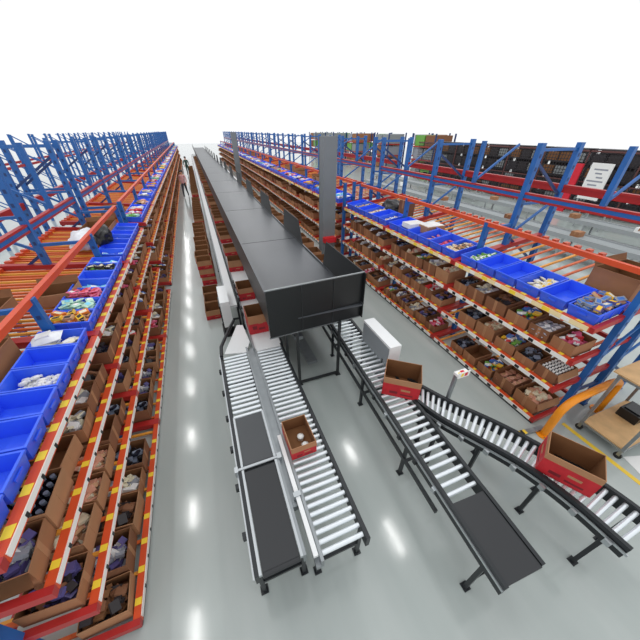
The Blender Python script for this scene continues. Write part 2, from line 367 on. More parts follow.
def special(side, i, yc, L, W, H, x, z, rot):
    for sp in SPECIAL:
        if sp[0] == side and sp[1] == i and sp[2] <= yc <= sp[3] and sp not in DONE:
            DONE.add(sp); T = Matrix.Translation((x, yc, z)) @ Matrix.Rotation(rot[2], 4, 'Z') @ Matrix.Rotation(rot[1], 4, 'Y')
            nm = sp[4]
            if nm in ('dark_bottle', 'capped_bottle'):
                me = bottle_mesh('bottle', 'cap') if nm == 'dark_bottle' else bottle_mesh('bottle', 'white')
                lb = ('dark bottle standing in the filled carton nearest the open aisle rack end', 'dark bottle with white cap standing in a right rack carton')[nm == 'capped_bottle']
                for a in range(6):
                    for b in range(5):
                        o = link(nm, me, None, T @ Vector((-L / 2 + .05 + a * (L - .1) / 5, -W / 2 + .05 + b * (W - .1) / 4, .012))); o.scale = (1.45, 1.45, H * 8.2 * .92)
                        tag(o, lb, 'bottle', lb)
            else:
                me, lb = {'pouch': (pouch(('salmon', 'tan'), .13, .09), 'salmon pouch heaped in the wide carton on the floor shelf, right rack'), 'red_pack': (pouch(('redp', 'white'), .11, .08, .04), 'red pouch with white print in a middle shelf carton, left rack'), 'film_pack': (pouch(('grey', 'white'), .15, .1, .05), 'grey film wrapped pouch in an upper carton of the right rack')}[nm]
                for q in range(30):
                    o = link('pouch', me, None, T @ Vector((-L / 2 + .07 + (q % 4) * (L - .14) / 3, -W / 2 + .06 + (q // 4 % 3) * (W - .12) / 2, H * .45 + (q // 12) * .035)), rot=(R(-.3, .3), R(-.3, .3), R(-.8, .8)))
                    tag(o, lb, 'pouch', lb)
            return True
    return False
KIND_N = 0
SHELF = {1: 'upper', 2: 'middle', 3: 'lowest'}
for k in range(NB):
    for side in ('left', 'right'):
        d = SIDE[side]; s = d['s']
        for i in (1, 2, 3):
            y = bay_y(side, k) + .08; end = bay_y(side, k) + BAY - .08; j = 0
            while True:
                L, W, H, mo, me = random.choice(CARTS)
                if side == 'right' and k == 0 and i == 3 and j == 0: L, W, H, mo, me = CARTS[3]
                if y + W > end: break
                x = d['xf'][i] + s * (.085 + L / 2 + R(0, .05)); z = LV[i] - .03 + .08 * (L / 2 + .06) + .004
                rot = (0, -s * math.atan(.08), R(-.07, .07))
                yc = y + W / 2 + .01; y += W + R(.02, .06)
                if k > 3 and random.random() < .05: y += .2
                hn, hm = random.choice(HEAPS)
                if k < 8:
                    o = link('open_carton', me, None, (x, yc, z), rot=rot)
                    tag(o, f'brown carton of {hn}, {ORD[j]} on {SHELF[i]} shelf, {ORD[k]} bay, {side} rack', 'carton', f'cartons on the {d["name"]}')
                    if k < 4 and random.random() < .9 and not (k == 0 and special(side, i, yc, L, W, H, x, z, rot)):
                        g = link('packed_goods', random.choice(hm), None, (x, yc, z + max(.14, H * R(.6, .78))), rot=rot); g.scale = (L / .44, W / .36 * .93, 1)
                        tag(g, f'loose {hn} in {ORD[j]} carton on {SHELF[i]} shelf, {ORD[k]} bay, {side} rack', 'goods', None, 'stuff')
                else:
                    T = Matrix.Translation((x, yc, z)) @ Matrix.Rotation(rot[2], 4, 'Z')
                    q = len(far.v); tray(far, L, W, H, M[mo], M['inner'], .008)
                    far.v[q:] = [tuple(T @ Vector(p)) for p in far.v[q:]]
                    if k < 16:
                        for _ in range(3):
                            far_goods.box((-.07, -.05, 0), (.07, .05, .05), M[random.choice(['white', 'darkgoods', 'darkgoods', 'redp', 'grey', 'salmon'])], T @ Matrix.Translation((R(-.1, .1), R(-.08, .08), H * .6)) @ Matrix.Rotation(R(0, 3), 4, 'Z'))
                j += 1
tag(far.obj('open_cartons'), 'distant rows of brown cartons on the lower shelves far down both racks', 'cartons', None, 'stuff')

# ---------------------------------------------------------------- goods in the bins
def fill(side, k, j, name, meshes, label, cat, n, lay=.028, tilt=.35, sz=.11, z0=.05, nx=None):
    if (side, k, j) not in BINS: return
    x, y, z, rot = BINS[side, k, j]; d = SIDE[side]; T = Matrix.Translation((x, y, z)) @ Matrix.Rotation(rot[1], 4, 'Y')
    L, W = d['bd'] - .07, d['bw'] - .09
    cx = max(1, int(L / sz)); cy = max(1, int(W / (sz * .8))); per = cx * cy
    for q in range(n):
        lv, r = divmod(q, per); gx, gy = r % cx, r // cx
        px = -L / 2 + (gx + .5) * L / cx + R(-.01, .01); py = -W / 2 + (gy + .5) * W / cy + R(-.008, .008)
        p = T @ Vector((px, py, z0 + lv * lay))
        o = link(name, random.choice(meshes), None, p, rot=(R(-tilt, tilt), rot[1] + R(-tilt, tilt), R(-.6, .6) + (PI / 2 if tilt > .2 and random.random() < .3 else 0)))
        tag(o, label, cat, label)
WB = [bottle_mesh('white', 'white')]
BIN_AT = lambda side, j, k: f'blue bin, {ORD[k]} bay'
# left rack, nearest bay and the one after it
m_ = []
def lying(me): return me
if True:
    x, y, z, rot = BINS['left', 0, 4]
    for a in range(5):
        for b in range(4):
            for c in range(2):
                if c and random.random() < .35: continue
                o = link('bottle', WB[0], None, (x - .13 + b * .075 + R(-.01, .01), y - .125 + a * .055 + R(-.006, .006), z + .045 + c * .042), rot=(R(-.15, .15), PI / 2 + R(-.25, .25) - .3, R(-.2, .2)))
                o.scale = (1, 1, .75)
                tag(o, 'small white bottle lying in the bottle heap of the blue bin before the empty ones', 'bottle', 'white bottles in the near blue bin')
fill('left', 0, 6, 'pouch', [pouch(('white', 'cream'), .14, .1, .04), pouch(('cream', 'white'), .14, .1, .04)], 'cream pouch under the white parcel in the last bin of the nearest left bay', 'pouch', 10, .04, .25, .13)
x, y, z, rot = BINS['left', 0, 6]
pk = pouch(('film', 'white'), .30, .2, .13); tag(link('wrapped_parcel', pk, None, (x - .09, y + .0, z + .17), rot=(0, -.1, .15)), 'white plastic wrapped parcel lying on top of the last bin before the blue post', 'parcel')
LC = [(1, 0, 'snack_pack', [pack_mesh('yellowp', 'darkgoods'), pack_mesh('tan', 'darkgoods'), pack_mesh('orangep', 'cream')], 'striped yellow and brown snack pack in the bin beside the blue post', 'pack', 24),
      (1, 1, 'pouch', [pouch(('mint', 'white')), pouch(('mint', 'cyan'))], 'mint green and white pouch in the bin after the snack packs', 'pouch', 24),
      (1, 2, 'pouch', [pouch(('pink', 'redp')), pouch(('pink', 'white'))], 'pink pouch in the bin between mint and pale blue packs', 'pouch', 26),
      (1, 3, 'pouch', [pouch(('cyan', 'white'), .16, .1), pouch(('mint', 'cyan'), .16, .1)], 'pale blue flat pouch in the bin beyond the pink pouches', 'pouch', 10),
      (1, 4, 'pouch', [pouch(('green', 'mint'))], 'green pouch in a nearly empty blue bin', 'pouch', 3),
      (1, 5, 'goods_pack', [pack_mesh('olive', 'darkgoods'), pack_mesh('darkgoods', 'cream'), pack_mesh('green', 'cream')], 'dark olive pack heaped in the bin before the pale blue ones', 'pack', 22),
      (1, 6, 'goods_pack', [pack_mesh('cyan', 'white', .16, .09)], 'pale blue pack in the last bin of the second left bay', 'pack', 9),
      (2, 0, 'goods_pack', [pack_mesh('cyan', 'bluep', .16, .09), pack_mesh('white', 'cyan', .16, .09)], 'blue and white pack in the bin below the black bag', 'pack', 9),
      (2, 3, 'goods_pack', [pack_mesh('white', 'bluep'), pack_mesh('bluep', 'white')], 'white and blue pack in a bin past the black bag', 'pack', 10),
      (2, 5, 'goods_pack', [pack_mesh('green', 'yellowp'), pack_mesh('white', 'green')], 'green pack in a bin near the gap in the left rack', 'pack', 10)]
for k, j, nm, ms, lb, ct, n in LC: fill('left', k, j, nm, ms, lb, ct, n if n < 6 else int(n * 1.5))
RC = [(0, 0, 'snack_pack', [pack_mesh('purple', 'yellowp'), pack_mesh('yellowp', 'white'), pack_mesh('grey', 'bluep'), pack_mesh('tan', 'redp'), pack_mesh('bluep', 'cream')], 'small colourful snack pack heaped in the nearest blue bin by the plywood trolley', 'pack', 84, .026),
      (0, 2, 'pouch', [pouch(('cream', 'white')), pouch(('cream', 'yellowp'))], 'cream pouch in the bin between two empty blue bins', 'pouch', 28, .022),
      (0, 5, 'goods_pack', [pack_mesh('white', 'green', .1, .08, .07), pack_mesh('green', 'white', .1, .08, .07)], 'white and green boxed pack stacked in the last bin of the nearest right bay', 'pack', 16, .06),
      (1, 0, 'goods_pack', [pack_mesh('tan', 'darkgoods'), pack_mesh('darkgoods', 'cream'), pack_mesh('cream', 'tan'), pack_mesh('salmon', 'purple')], 'tan and dark pack heaped in the bin after the rack post', 'pack', 46, .028),
      (1, 1, 'pouch', [pouch(('pink', 'redp')), pouch(('redp', 'pink'))], 'red and pink pouch lying in a shallow layer in a blue bin', 'pouch', 12, .025),
      (1, 2, 'pouch', [pouch(('salmon', 'pink')), pouch(('pink', 'salmon'))], 'salmon pink pouch in the bin beside the white foam block', 'pouch', 12, .025),
      (2, 0, 'goods_pack', [pack_mesh('white', 'bluep'), pack_mesh('cream', 'tan')], 'cream and white pack in the first bin of the third right bay', 'pack', 26, .028),
      (2, 2, 'goods_pack', [pack_mesh('cream', 'tan'), pack_mesh('tan', 'white')], 'beige pack heaped in the third bin of the third right bay', 'pack', 40, .028),
      (2, 4, 'goods_pack', [pack_mesh('tan', 'darkgoods'), pack_mesh('cream', 'darkgoods')], 'tan and brown pack heaped near the end post by the steel column', 'pack', 40, .028)]
for k, j, nm, ms, lb, ct, n, ly in RC: fill('right', k, j, nm, ms, lb, ct, n, ly)
x, y, z, rot = BINS['right', 1, 4]
tag(MB().box((-.22, -.16, 0), (.22, -.005, .1), M['white']).box((-.22, .005, 0), (.22, .16, .1), M['white']).box((-.2, -.15, -.02), (.2, .15, 0), M['cream']).obj('foam_block', None, (x, y, z + .13)), 'white foam block filling a blue bin of the second right bay', 'foam block')
# far bins: goods too small to count
for (side, k, j), (x, y, z, rot) in BINS.items():
    if k < 3 or random.random() < .2: continue
    cols = random.choice([['white', 'cream'], ['yellowp', 'orangep'], ['salmon', 'tan'], ['cyan', 'white'], ['pink', 'white'], ['darkgoods', 'tan'], ['mint', 'green'], ['redp', 'white'], ['white', 'grey']])
    d = SIDE[side]
    for q in range(14 if k < 8 else 6):
        a = .08 if k < 8 else .12
        far_goods.box((-a, -a * .6, -.02), (a, a * .6, .03), M[random.choice(cols)], Matrix.Translation((x + R(-.5, .5) * (d['bd'] - .2), y + R(-.5, .5) * (d['bw'] - .15), z + R(.1, .18))) @ Matrix.Rotation(R(0, 3), 4, 'Z') @ Matrix.Rotation(R(-.3, .3), 4, 'X'))
tag(far_goods.obj('packed_goods'), 'small bright goods heaped in the distant bins and cartons of both racks', 'goods', None, 'stuff')

# things lying on the top level behind the bins
def closed_carton(label, loc, size, rz=0, mo='carton', open_=True, name='large_carton', top=None):
    L, W, H = size; m = MB()
    if open_:
        tray(m, L, W, H, M[mo], M['inner'], .01)
        m.poly([(-L / 2, W / 2, H), (L / 2, W / 2, H), (L / 2, W / 2 + .04, H + .09), (-L / 2, W / 2 + .04, H + .09)], [(0, 1, 2, 3), (3, 2, 1, 0)], M['carton2'])
    else:
        m.box((-L / 2, -W / 2, 0), (L / 2, W / 2, H), M[mo]); m.box((-L / 2 - .001, -.03, H * .5), (L / 2 + .001, .03, H + .001), M['carton2'])
        if top: m.box((-L * .46, -W * .44, H), (L * .46, W * .44, H + .012), M[top])
    o = m.obj(name, None, loc, rz); tag(o, label, 'carton'); return o
def topz(side, x): d = SIDE[side]; return LV[0] - .027 + d['top_slope'] * abs(x - d['xf'][0])
closed_carton('large open brown carton behind the nearest right bins', (5.45, 1.90, topz('right', 5.45) + .04), (.75, .55, .34))
closed_carton('flat carton with a white lid on the right rack tracks', (5.0, 5.55, topz('right', 5.0) + .03), (.5, .42, .16), 0, 'carton2', False, 'lidded_carton', 'white')
closed_carton('tall brown carton standing behind a blue post of right rack', (5.28, 6.95, topz('right', 5.28) + .03), (.3, .3, .4), .1, 'carton3', False, 'tall_carton')
closed_carton('large brown carton under the left orange beam', (-2.45, 3.05, topz('left', -2.45) + .03), (.6, .7, .22), 0, 'carton', True)
closed_carton('open brown carton behind the large one on left tracks', (-2.75, 4.15, topz('left', -2.75) + .04), (.5, .6, .2), 0, 'carton', True, 'shallow_carton')
closed_carton('long low carton with white rim lying on the left tracks', (-2.2, 4.75, topz('left', -2.2) + .03), (.5, .42, .17), 0, 'carton2', True, 'shallow_carton')
closed_carton('brown carton on left tracks beyond the black bag', (-2.35, 8.2, topz('left', -2.35) + .03), (.6, .8, .2), 0, 'carton', True, 'shallow_carton')
for q in range(26):
    y = 10 + q * R(1.2, 1.7); sd = random.choice(('left', 'right')); 
    x = (SIDE[sd]['post'] + SIDE[sd]['s'] * .38); yb = (y - SIDE[sd]['start'] - .5) % 2.5
    if yb < .45 or yb > 2.1 or y > 44: continue
    closed_carton(f'brown carton on the back tracks, {(ORD + ["last"])[q]} one seen going down the {sd} rack', (x, y, topz(sd, x) + .035), (.5, .5, R(.15, .3)), 0, random.choice(('carton', 'carton2')), True, 'shallow_carton')
def lump(name, mname, loc, sc, label, cat, seed):
    import bmesh
    from mathutils import noise
    bm = bmesh.new(); bmesh.ops.create_icosphere(bm, subdivisions=4, radius=1)
    for v in bm.verts:
        n = noise.noise(v.co * 1.7 + Vector((seed, 0, 0))) * .3 + noise.noise(v.co * 4.5 + Vector((0, seed, 0))) * .12
        v.co *= 1 + n; v.co.z = max(v.co.z, -.55); v.co = Vector((v.co.x * sc[0], v.co.y * sc[1], (v.co.z + .55) * sc[2]))
    me = bpy.data.meshes.new(name); bm.to_mesh(me); bm.free(); me.materials.append(M[mname])
    for p in me.polygons: p.use_smooth = True
    return tag(link(name, me, None, loc), label, cat)
lump('plastic_bag', 'bag', (-2.02, 7.05, 2.12), (.17, .3, .2), 'black plastic bag slumped over the blue bins of left rack', 'bag', 3)
lump('plastic_sheet', 'film', (-2.42, 7.3, topz('left', -2.42) + .03), (.24, .45, .2), 'crumpled white plastic film behind the black bag', 'plastic film', 8)
lump('plastic_bag', 'bag', (5.25, 7.55, topz('right', 5.25) + .03), (.25, .42, .2), 'black plastic bag on right rack tracks behind the bins', 'bag', 5)

# ---------------------------------------------------------------- charcoal chute along the middle
ch = thing('chute', 'long raised charcoal chute with grey deck and tall front plate', 'chute', (0, 3.7, 0))
CX0, CX1, CL = .59, 2.25, 58
MB().bar((CX0, 0, 1.67), (CX1, .09, 1.67), .012, .84, M['hood']).bar((CX0 + .55, .02, 1.67), (CX0 + .56, .02, 1.67), .014, .83, M['blacksteel']).bar((CX0 + 1.1, .05, 1.67), (CX0 + 1.11, .05, 1.67), .014, .83, M['blacksteel']).obj('front_plate', ch)
for z in (1.25, 2.095): MB().bar((CX0 - .01, 0, z), (CX1 + .01, .09, z), .03, .015, M['rim']).obj('edge_trim', ch)
dk = MB()
for q in range(15): dk.box((CX0 + .012, .02 + q * 4, 1.50), (CX1 - .012, min(CL, 4 + q * 4) - .006, 1.52), M['deck'])
dk.obj('deck', ch)
sw = MB(); sw.box((CX0, .012, 1.44), (CX0 + .012, CL, 2.07), M['hood']).box((CX0 - .014, .012, 2.055), (CX0 + .022, CL, 2.08), M['deck'])
sw.obj('side_wall', ch)
rw = MB(); rw.box((CX1 - .012, .012, 1.26), (CX1, CL, 1.54), M['hood']).box((CX1 - .02, .012, 1.54), (CX1 + .008, CL, 1.555), M['deck']); rw.obj('side_wall', ch)
for q in range(15):
    y0 = .012 + q * 3.45 - (.15 if q else 0); y1 = y0 + 1.75
    p = [(CX1 - .012, y0, 1.55), (CX1 - .012, y1 + .12, 1.55), (CX1 - .012, y1 - .05, 2.1), (CX1 - .012, y0 + (.3 if q else 0), 2.1)]
    MB().poly(p + [(x + .012, y, z) for x, y, z in p], [(3, 2, 1, 0), (4, 5, 6, 7), (0, 1, 5, 4), (1, 2, 6, 5), (2, 3, 7, 6), (3, 0, 4, 7)], M['hood']).obj('side_panel', ch)
def leg_frame(y):
    a, b = (1.05, 1.83)
    for x in (a, b): MB().box((x - .022, y - .022, 0), (x + .022, y + .022, 1.26), M['blacksteel']).box((x - .05, y - .05, 0), (x + .05, y + .05, .01), M['blacksteel']).obj('leg', ch)
    MB().box((a, y - .02, .03), (b, y + .02, .07), M['blacksteel']).obj('cross_rail', ch)
for y in (.0 + .05, 3.4, 6.8, 10.2, 13.6, 20, 27, 34, 41, 48): leg_frame(y)
br = MB(); 
for q in range(4): br.bar((1.05, .1 + q * 3.35, 1.2), (1.05, 3.35 + q * 3.35, .1), .03, .03, M['blacksteel']).bar((1.83, .1 + q * 3.35, 1.2), (1.83, 3.35 + q * 3.35, .1), .03, .03, M['blacksteel'])
br.obj('brace', ch)
for q in range(14): MB().box((.90, .3 + q * 1.6, 0), (.94, .34 + q * 1.6, 1.26), M['blacksteel']).obj('support_post', ch)
MB().box((1.3, .3, .2), (1.5, 9, .26), M['steel']).box((1.15, .6, .62), (1.32, 9, .7), M['steel']).obj('cable_tray', ch)
tag(MB().box((-.2, -.1, 0), (.2, .1, .16), M['firebox']).box((-.15, -.105, .04), (.15, -.1, .12), M['redsign']).obj('red_box', None, (3.72, 8.70, .93)), 'small red box mounted on the grey steel column', 'box')

# ---------------------------------------------------------------- conveyors
ROLL = {}
def roller_mesh(wd, r=.024):
    key = (round(wd, 3), r)
    if key not in ROLL: ROLL[key] = MB().cyl((-wd / 2, 0, 0), (wd / 2, 0, 0), r, M['roller'], 12).cyl((-wd / 2 - .02, 0, 0), (wd / 2 + .02, 0, 0), .008, M['steel'], 6).mesh('roller')
    return ROLL[key]
def conv_leg(parent, xa, xb, y, zt, m='darkrail'):
    for x in (xa, xb): MB().box((x - .02, y - .02, 0), (x + .02, y + .02, zt), M[m]).box((x - .04, y - .04, 0), (x + .04, y + .04, .012), M[m]).obj('leg', parent)
    MB().box((xa, y - .015, .25), (xb, y + .015, .29), M[m]).obj('cross_rail', parent)
Z = .73                                              # roller axis
# roller line beside the open aisle
c1 = thing('roller_conveyor', 'roller conveyor ending in two black belts, beside the open aisle', 'conveyor')
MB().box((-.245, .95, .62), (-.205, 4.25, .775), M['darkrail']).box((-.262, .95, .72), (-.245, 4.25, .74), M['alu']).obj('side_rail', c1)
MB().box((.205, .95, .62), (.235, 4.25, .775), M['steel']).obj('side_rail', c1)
n = 16
for q in range(n): link('roller', roller_mesh(.39), c1, (0, 2.78 + q * (4.1 - 2.78) / (n - 1), Z))
for (a, b, m) in ((2.02, 2.72, 'belt2'), (.97, 1.94, 'belt')):
    t = MB(); t.box((-.175, a, .735), (.175, b, .76), M[m]); t.tube([(-.175, a, .72), (.175, a, .72)], .036, M[m]); t.tube([(-.175, b, .72), (.175, b, .72)], .036, M[m]); t.obj('belt', c1)
    MB().box((-.205, a - .02, .74), (-.18, b + .02, .782), M['alu']).box((.18, a - .02, .74), (.205, b + .02, .782), M['alu']).obj('belt_edge', c1)
MB().cyl((-.24, 1.985, .775), (.26, 1.985, .775), .018, M['alu']).box((-.28, 1.95, .7), (-.24, 2.02, .8), M['alu']).box((.22, 1.95, .7), (.27, 2.02, .8), M['alu']).obj('joint_bar', c1)
for y in (1.05, 2.3, 3.9): conv_leg(c1, -.22, .22, y, .62)
for q in range(6): MB().box((-.30, 1.3 + q * .5, .66), (-.262, 1.36 + q * .5, .73), M['darkrail']).obj('bracket', c1)
pl = MB(); P = [(-.17, 4.2), (.2, 4.12), (.31, 4.4), (.27, 5.0), (.16, 5.05)]
pl.poly([(x, y, .765) for x, y in P] + [(x, y, .745) for x, y in P], [(0, 1, 2, 3, 4), (9, 8, 7, 6, 5)] + [(i, i + 5, (i + 1) % 5 + 5, (i + 1) % 5) for i in range(5)], M['plate']); pl.obj('guide_plate', c1)
gr = MB(); gr.tube([(-.22, 4.1, .80), (-.2, 4.35, .82), (-.05, 4.75, .82), (.12, 5.15, .82)], .03, M['darkrail']); gr.obj('guide_rail', c1)
# second line, running on beside the chute
c2 = thing('roller_conveyor', 'long roller conveyor between the belt conveyor and the charcoal chute', 'conveyor')
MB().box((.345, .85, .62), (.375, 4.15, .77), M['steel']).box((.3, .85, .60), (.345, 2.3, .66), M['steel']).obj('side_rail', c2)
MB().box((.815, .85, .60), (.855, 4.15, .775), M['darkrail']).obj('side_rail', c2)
MB().box((.236, 1.4, .63), (.344, 4.25, .72), M['steel']).obj('cover_strip', c2)
MB().box((.29, .9, .76), (.335, 2.25, .80), M['plate']).box((.27, 1.45, .74), (.35, 1.5, .82), M['alu']).obj('guard_strip', c2)
n = 38
for q in range(n): link('roller', roller_mesh(.43), c2, (.595, .92 + q * (4.06 - .92) / (n - 1), Z))
for y in (1.0, 2.4, 3.9): conv_leg(c2, .36, .84, y, .62)
MB().box((.36, 4.1, .70), (.84, 58, .752), M['plate']).obj('belt', c2)
MB().box((.33, 4.15, .60), (.36, 58, .78), M['steel']).obj('side_rail', c2); MB().box((.84, 4.15, .60), (.87, 58, .79), M['darkrail']).obj('side_rail', c2)
for q in range(14): conv_leg(c2, .36, .84, 6 + q * 3.6, .6)
# white belt line between the floor stacks and the carton line
c0 = thing('belt_conveyor', 'narrow white belt conveyor running far down the aisle between carton rows', 'conveyor')
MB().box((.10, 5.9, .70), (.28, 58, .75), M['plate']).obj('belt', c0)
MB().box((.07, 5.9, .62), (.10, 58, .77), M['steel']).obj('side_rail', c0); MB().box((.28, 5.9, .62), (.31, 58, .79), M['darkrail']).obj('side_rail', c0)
for q in range(14): conv_leg(c0, .09, .29, 6.1 + q * 3.7, .62)
cz = MB()
for q in range(5): cz.box((.315, 5.3 + q * .33, .6), (.345, 5.38 + q * .33, 1.0 + .06 * (q % 2)), M['blacksteel'])
cz.bar((.33, 5.2, .95), (.33, 7.0, .95), .02, .03, M['steel']); cz.obj('sensor_rail', c0)
# white drive unit on a black stand
t = thing('drive_cabinet', 'white upright cabinet on a black stand at the start of the white belt', 'cabinet', (.02, 6.1, 0))
MB().box((-.1, -.42, .35), (.1, .42, .98), M['cabinet']).obj('body', t); MB().box((-.09, -.422, .45), (.09, -.42, .9), M['plate']).obj('door', t)
MB().box((-.16, -.3, 0), (.12, .3, .03), M['black']).box((-.13, -.25, .03), (-.1, .25, .8), M['black']).box((-.02, -.04, .03), (.06, .04, .35), M['black']).obj('stand', t)
# third line out of the chute
def lerp_path(pts, n):
    P = [Vector((x, y, 0)) for x, y in pts]; D = [0]
    for a, b in zip(P, P[1:]): D.append(D[-1] + (b - a).length)
    out = []
    for q in range(n):
        t_ = D[-1] * q / (n - 1)
        for i in range(len(P) - 1):
            if t_ <= D[i + 1] + 1e-6: out.append(P[i].lerp(P[i + 1], (t_ - D[i]) / (D[i + 1] - D[i]))); break
    return out
def smooth(P, it=3):
    for _ in range(it): P = [P[0]] + [(P[i - 1] + P[i] * 2 + P[i + 1]) / 4 for i in range(1, len(P) - 1)] + [P[-1]]
    return P
def sweep(mb, P, w_, z0, z1, m):
    L_, R_ = [], []
    for i, p in enumerate(P):
        dd = (P[min(i + 1, len(P) - 1)] - P[max(i - 1, 0)]).normalized(); nrm = Vector((-dd.y, dd.x, 0))
        L_.append(p + nrm * w_ / 2); R_.append(p - nrm * w_ / 2)
    n_ = len(P); pts = [(q.x, q.y, z) for z in (z0, z1) for arr in (L_, R_) for q in arr]; fs = []
    for i in range(n_ - 1):
        a, b, c, d_ = i, n_ + i, 2 * n_ + i, 3 * n_ + i
        fs += [(a, b, b + 1, a + 1), (c, c + 1, d_ + 1, d_), (a, a + 1, c + 1, c), (b, d_, d_ + 1, b + 1)]
    fs += [(0, 2 * n_, 3 * n_, n_), (n_ - 1, 2 * n_ - 1, 4 * n_ - 1, 3 * n_ - 1)]
    return mb.poly(pts, fs, m)
c3 = thing('roller_conveyor', 'roller conveyor coming out from under the chute past the white cabinet', 'conveyor')
def c3x(y): return 2.02 + .045 * (y - .8)
for s_ in (-1, 1):
    P = lerp_path([(c3x(.1) + s_ * .225, .1), (c3x(7.5) + s_ * .225, 7.5)], 12)
    m = MB(); sweep(m, P, .04, .60, .775, M['darkrail']); sweep(m, [p + Vector((s_ * .028, 0, 0)) for p in P], .012, .70, .73, M['alu'] if s_ < 0 else M['steel']); m.obj('side_rail', c3)
n = 62
for q in range(n):
    y = .9 + q * (7.3 - .9) / (n - 1); link('roller', roller_mesh(.40), c3, (c3x(y), y, Z))
t = MB(); sweep(t, lerp_path([(c3x(.1), .1), (c3x(.8), .8)], 4), .40, .72, .762, M['belt']); t.obj('belt', c3)
for y in (.3, 1.6, 2.9, 4.3, 5.8, 7.2): conv_leg(c3, c3x(y) - .22, c3x(y) + .22, y, .6)
for q in range(10):
    y = 1.0 + q * .36; MB().box((c3x(y) - .275, y, .62), (c3x(y) - .25, y + .05, .70), M['alu'] if q % 3 == 0 else M['darkrail']).obj('bracket', c3)
m = MB(); sweep(m, lerp_path([(c3x(.9) - .24, .9), (c3x(5) - .24, 5)], 5), .03, .36, .42, M['darkrail']); m.obj('lower_rail', c3)
# curved spur that joins the third line
c4 = thing('roller_conveyor', 'curved roller spur joining from the lower right past the orange guard pipe', 'conveyor')
LFT = smooth(lerp_path([(2.30, 2.22), (2.42, 1.76), (2.69, 1.28), (2.90, .89), (3.02, .49), (3.06, .25), (3.08, -.12)], 34), 6)
RGT = smooth(lerp_path([(2.47, 2.52), (2.75, 1.93), (3.12, 1.36), (3.36, .85), (3.50, .45), (3.56, .19), (3.59, -.12)], 34), 6)
for P, sg in ((LFT, 1), (RGT, -1)):
    m = MB(); sweep(m, P, .045, .60, .79, M['darkrail'])
    if sg > 0: sweep(m, [p + Vector((-.04, -.02, 0)) for p in P], .012, .70, .73, M['alu'])
    m.obj('side_rail', c4)
RM = MB().cyl((-.5, 0, 0), (.5, 0, 0), .023, M['roller'], 12).mesh('roller')
for q in range(1, 33):
    a, b = LFT[q], RGT[q]; v = b - a; wd = v.length - .06; c = (a + b) / 2
    link('roller', RM, c4, (c.x, c.y, Z + .01), math.atan2(v.y, v.x)).scale = (wd, 1, 1)
for q in (4, 14, 23, 31):
    for P in (LFT, RGT): p = P[q]; MB().box((p.x - .02, p.y - .02, 0), (p.x + .02, p.y + .02, .62), M['darkrail']).box((p.x - .04, p.y - .04, 0), (p.x + .04, p.y + .04, .012), M['darkrail']).obj('leg', c4)
    MB().bar((LFT[q].x, LFT[q].y, .3), (RGT[q].x, RGT[q].y, .3), .03, .04, M['darkrail']).obj('cross_rail', c4)
for q in range(3, 33, 4): p = LFT[q]; MB().box((p.x - .085, p.y - .06, .66), (p.x - .05, p.y, .73), M['alu']).obj('bracket', c4)
# photo-eye sign post on the spur
t = thing('sign_post', 'grey post with a small white, red and yellow sign beside the curved spur', 'sign', (2.80, 1.99, 0))
MB().box((-.025, -.02, 0), (.025, .02, 1.22), M['steel']).box((-.06, -.06, 0), (.06, .06, .01), M['steel']).obj('post', t)
MB().box((-.03, -.05, 1.22), (.17, .03, 1.26), M['white']).box((-.03, -.06, 1.2), (.17, -.05, 1.30), M['white']).obj('sign_plate', t)
MB().box((.05, -.04, 1.26), (.11, .01, 1.264), M['redsign']).box((.0, -.045, 1.26), (.04, -.01, 1.264), M['yellow_label']).box((.11, -.05, 1.26), (.16, -.02, 1.264), M['yellow_label']).box((.02, -.062, 1.22), (.06, -.06, 1.28), M['yellow_label']).box((.08, -.062, 1.22), (.13, -.06, 1.28), M['redsign']).obj('sign_print', t)
# white control cabinet beside the third line
t = thing('control_cabinet', 'white control cabinet standing beside the conveyor under the chute corner', 'cabinet', (2.42, 3.32, 0))
MB().box((-.10, -.44, .30), (.11, .44, 1.16), M['cabinet']).obj('body', t)
MB().box((-.106, -.42, .34), (-.10, .42, 1.12), M['cabgrey']).obj('door', t); MB().box((-.112, -.3, .7), (-.106, -.27, .82), M['black']).obj('handle', t)
for x in (-.08, .09):
    for y in (-.4, .4): MB().box((x - .015, y - .015, 0), (x + .015, y + .015, .3), M['darkrail']).obj('leg', t)

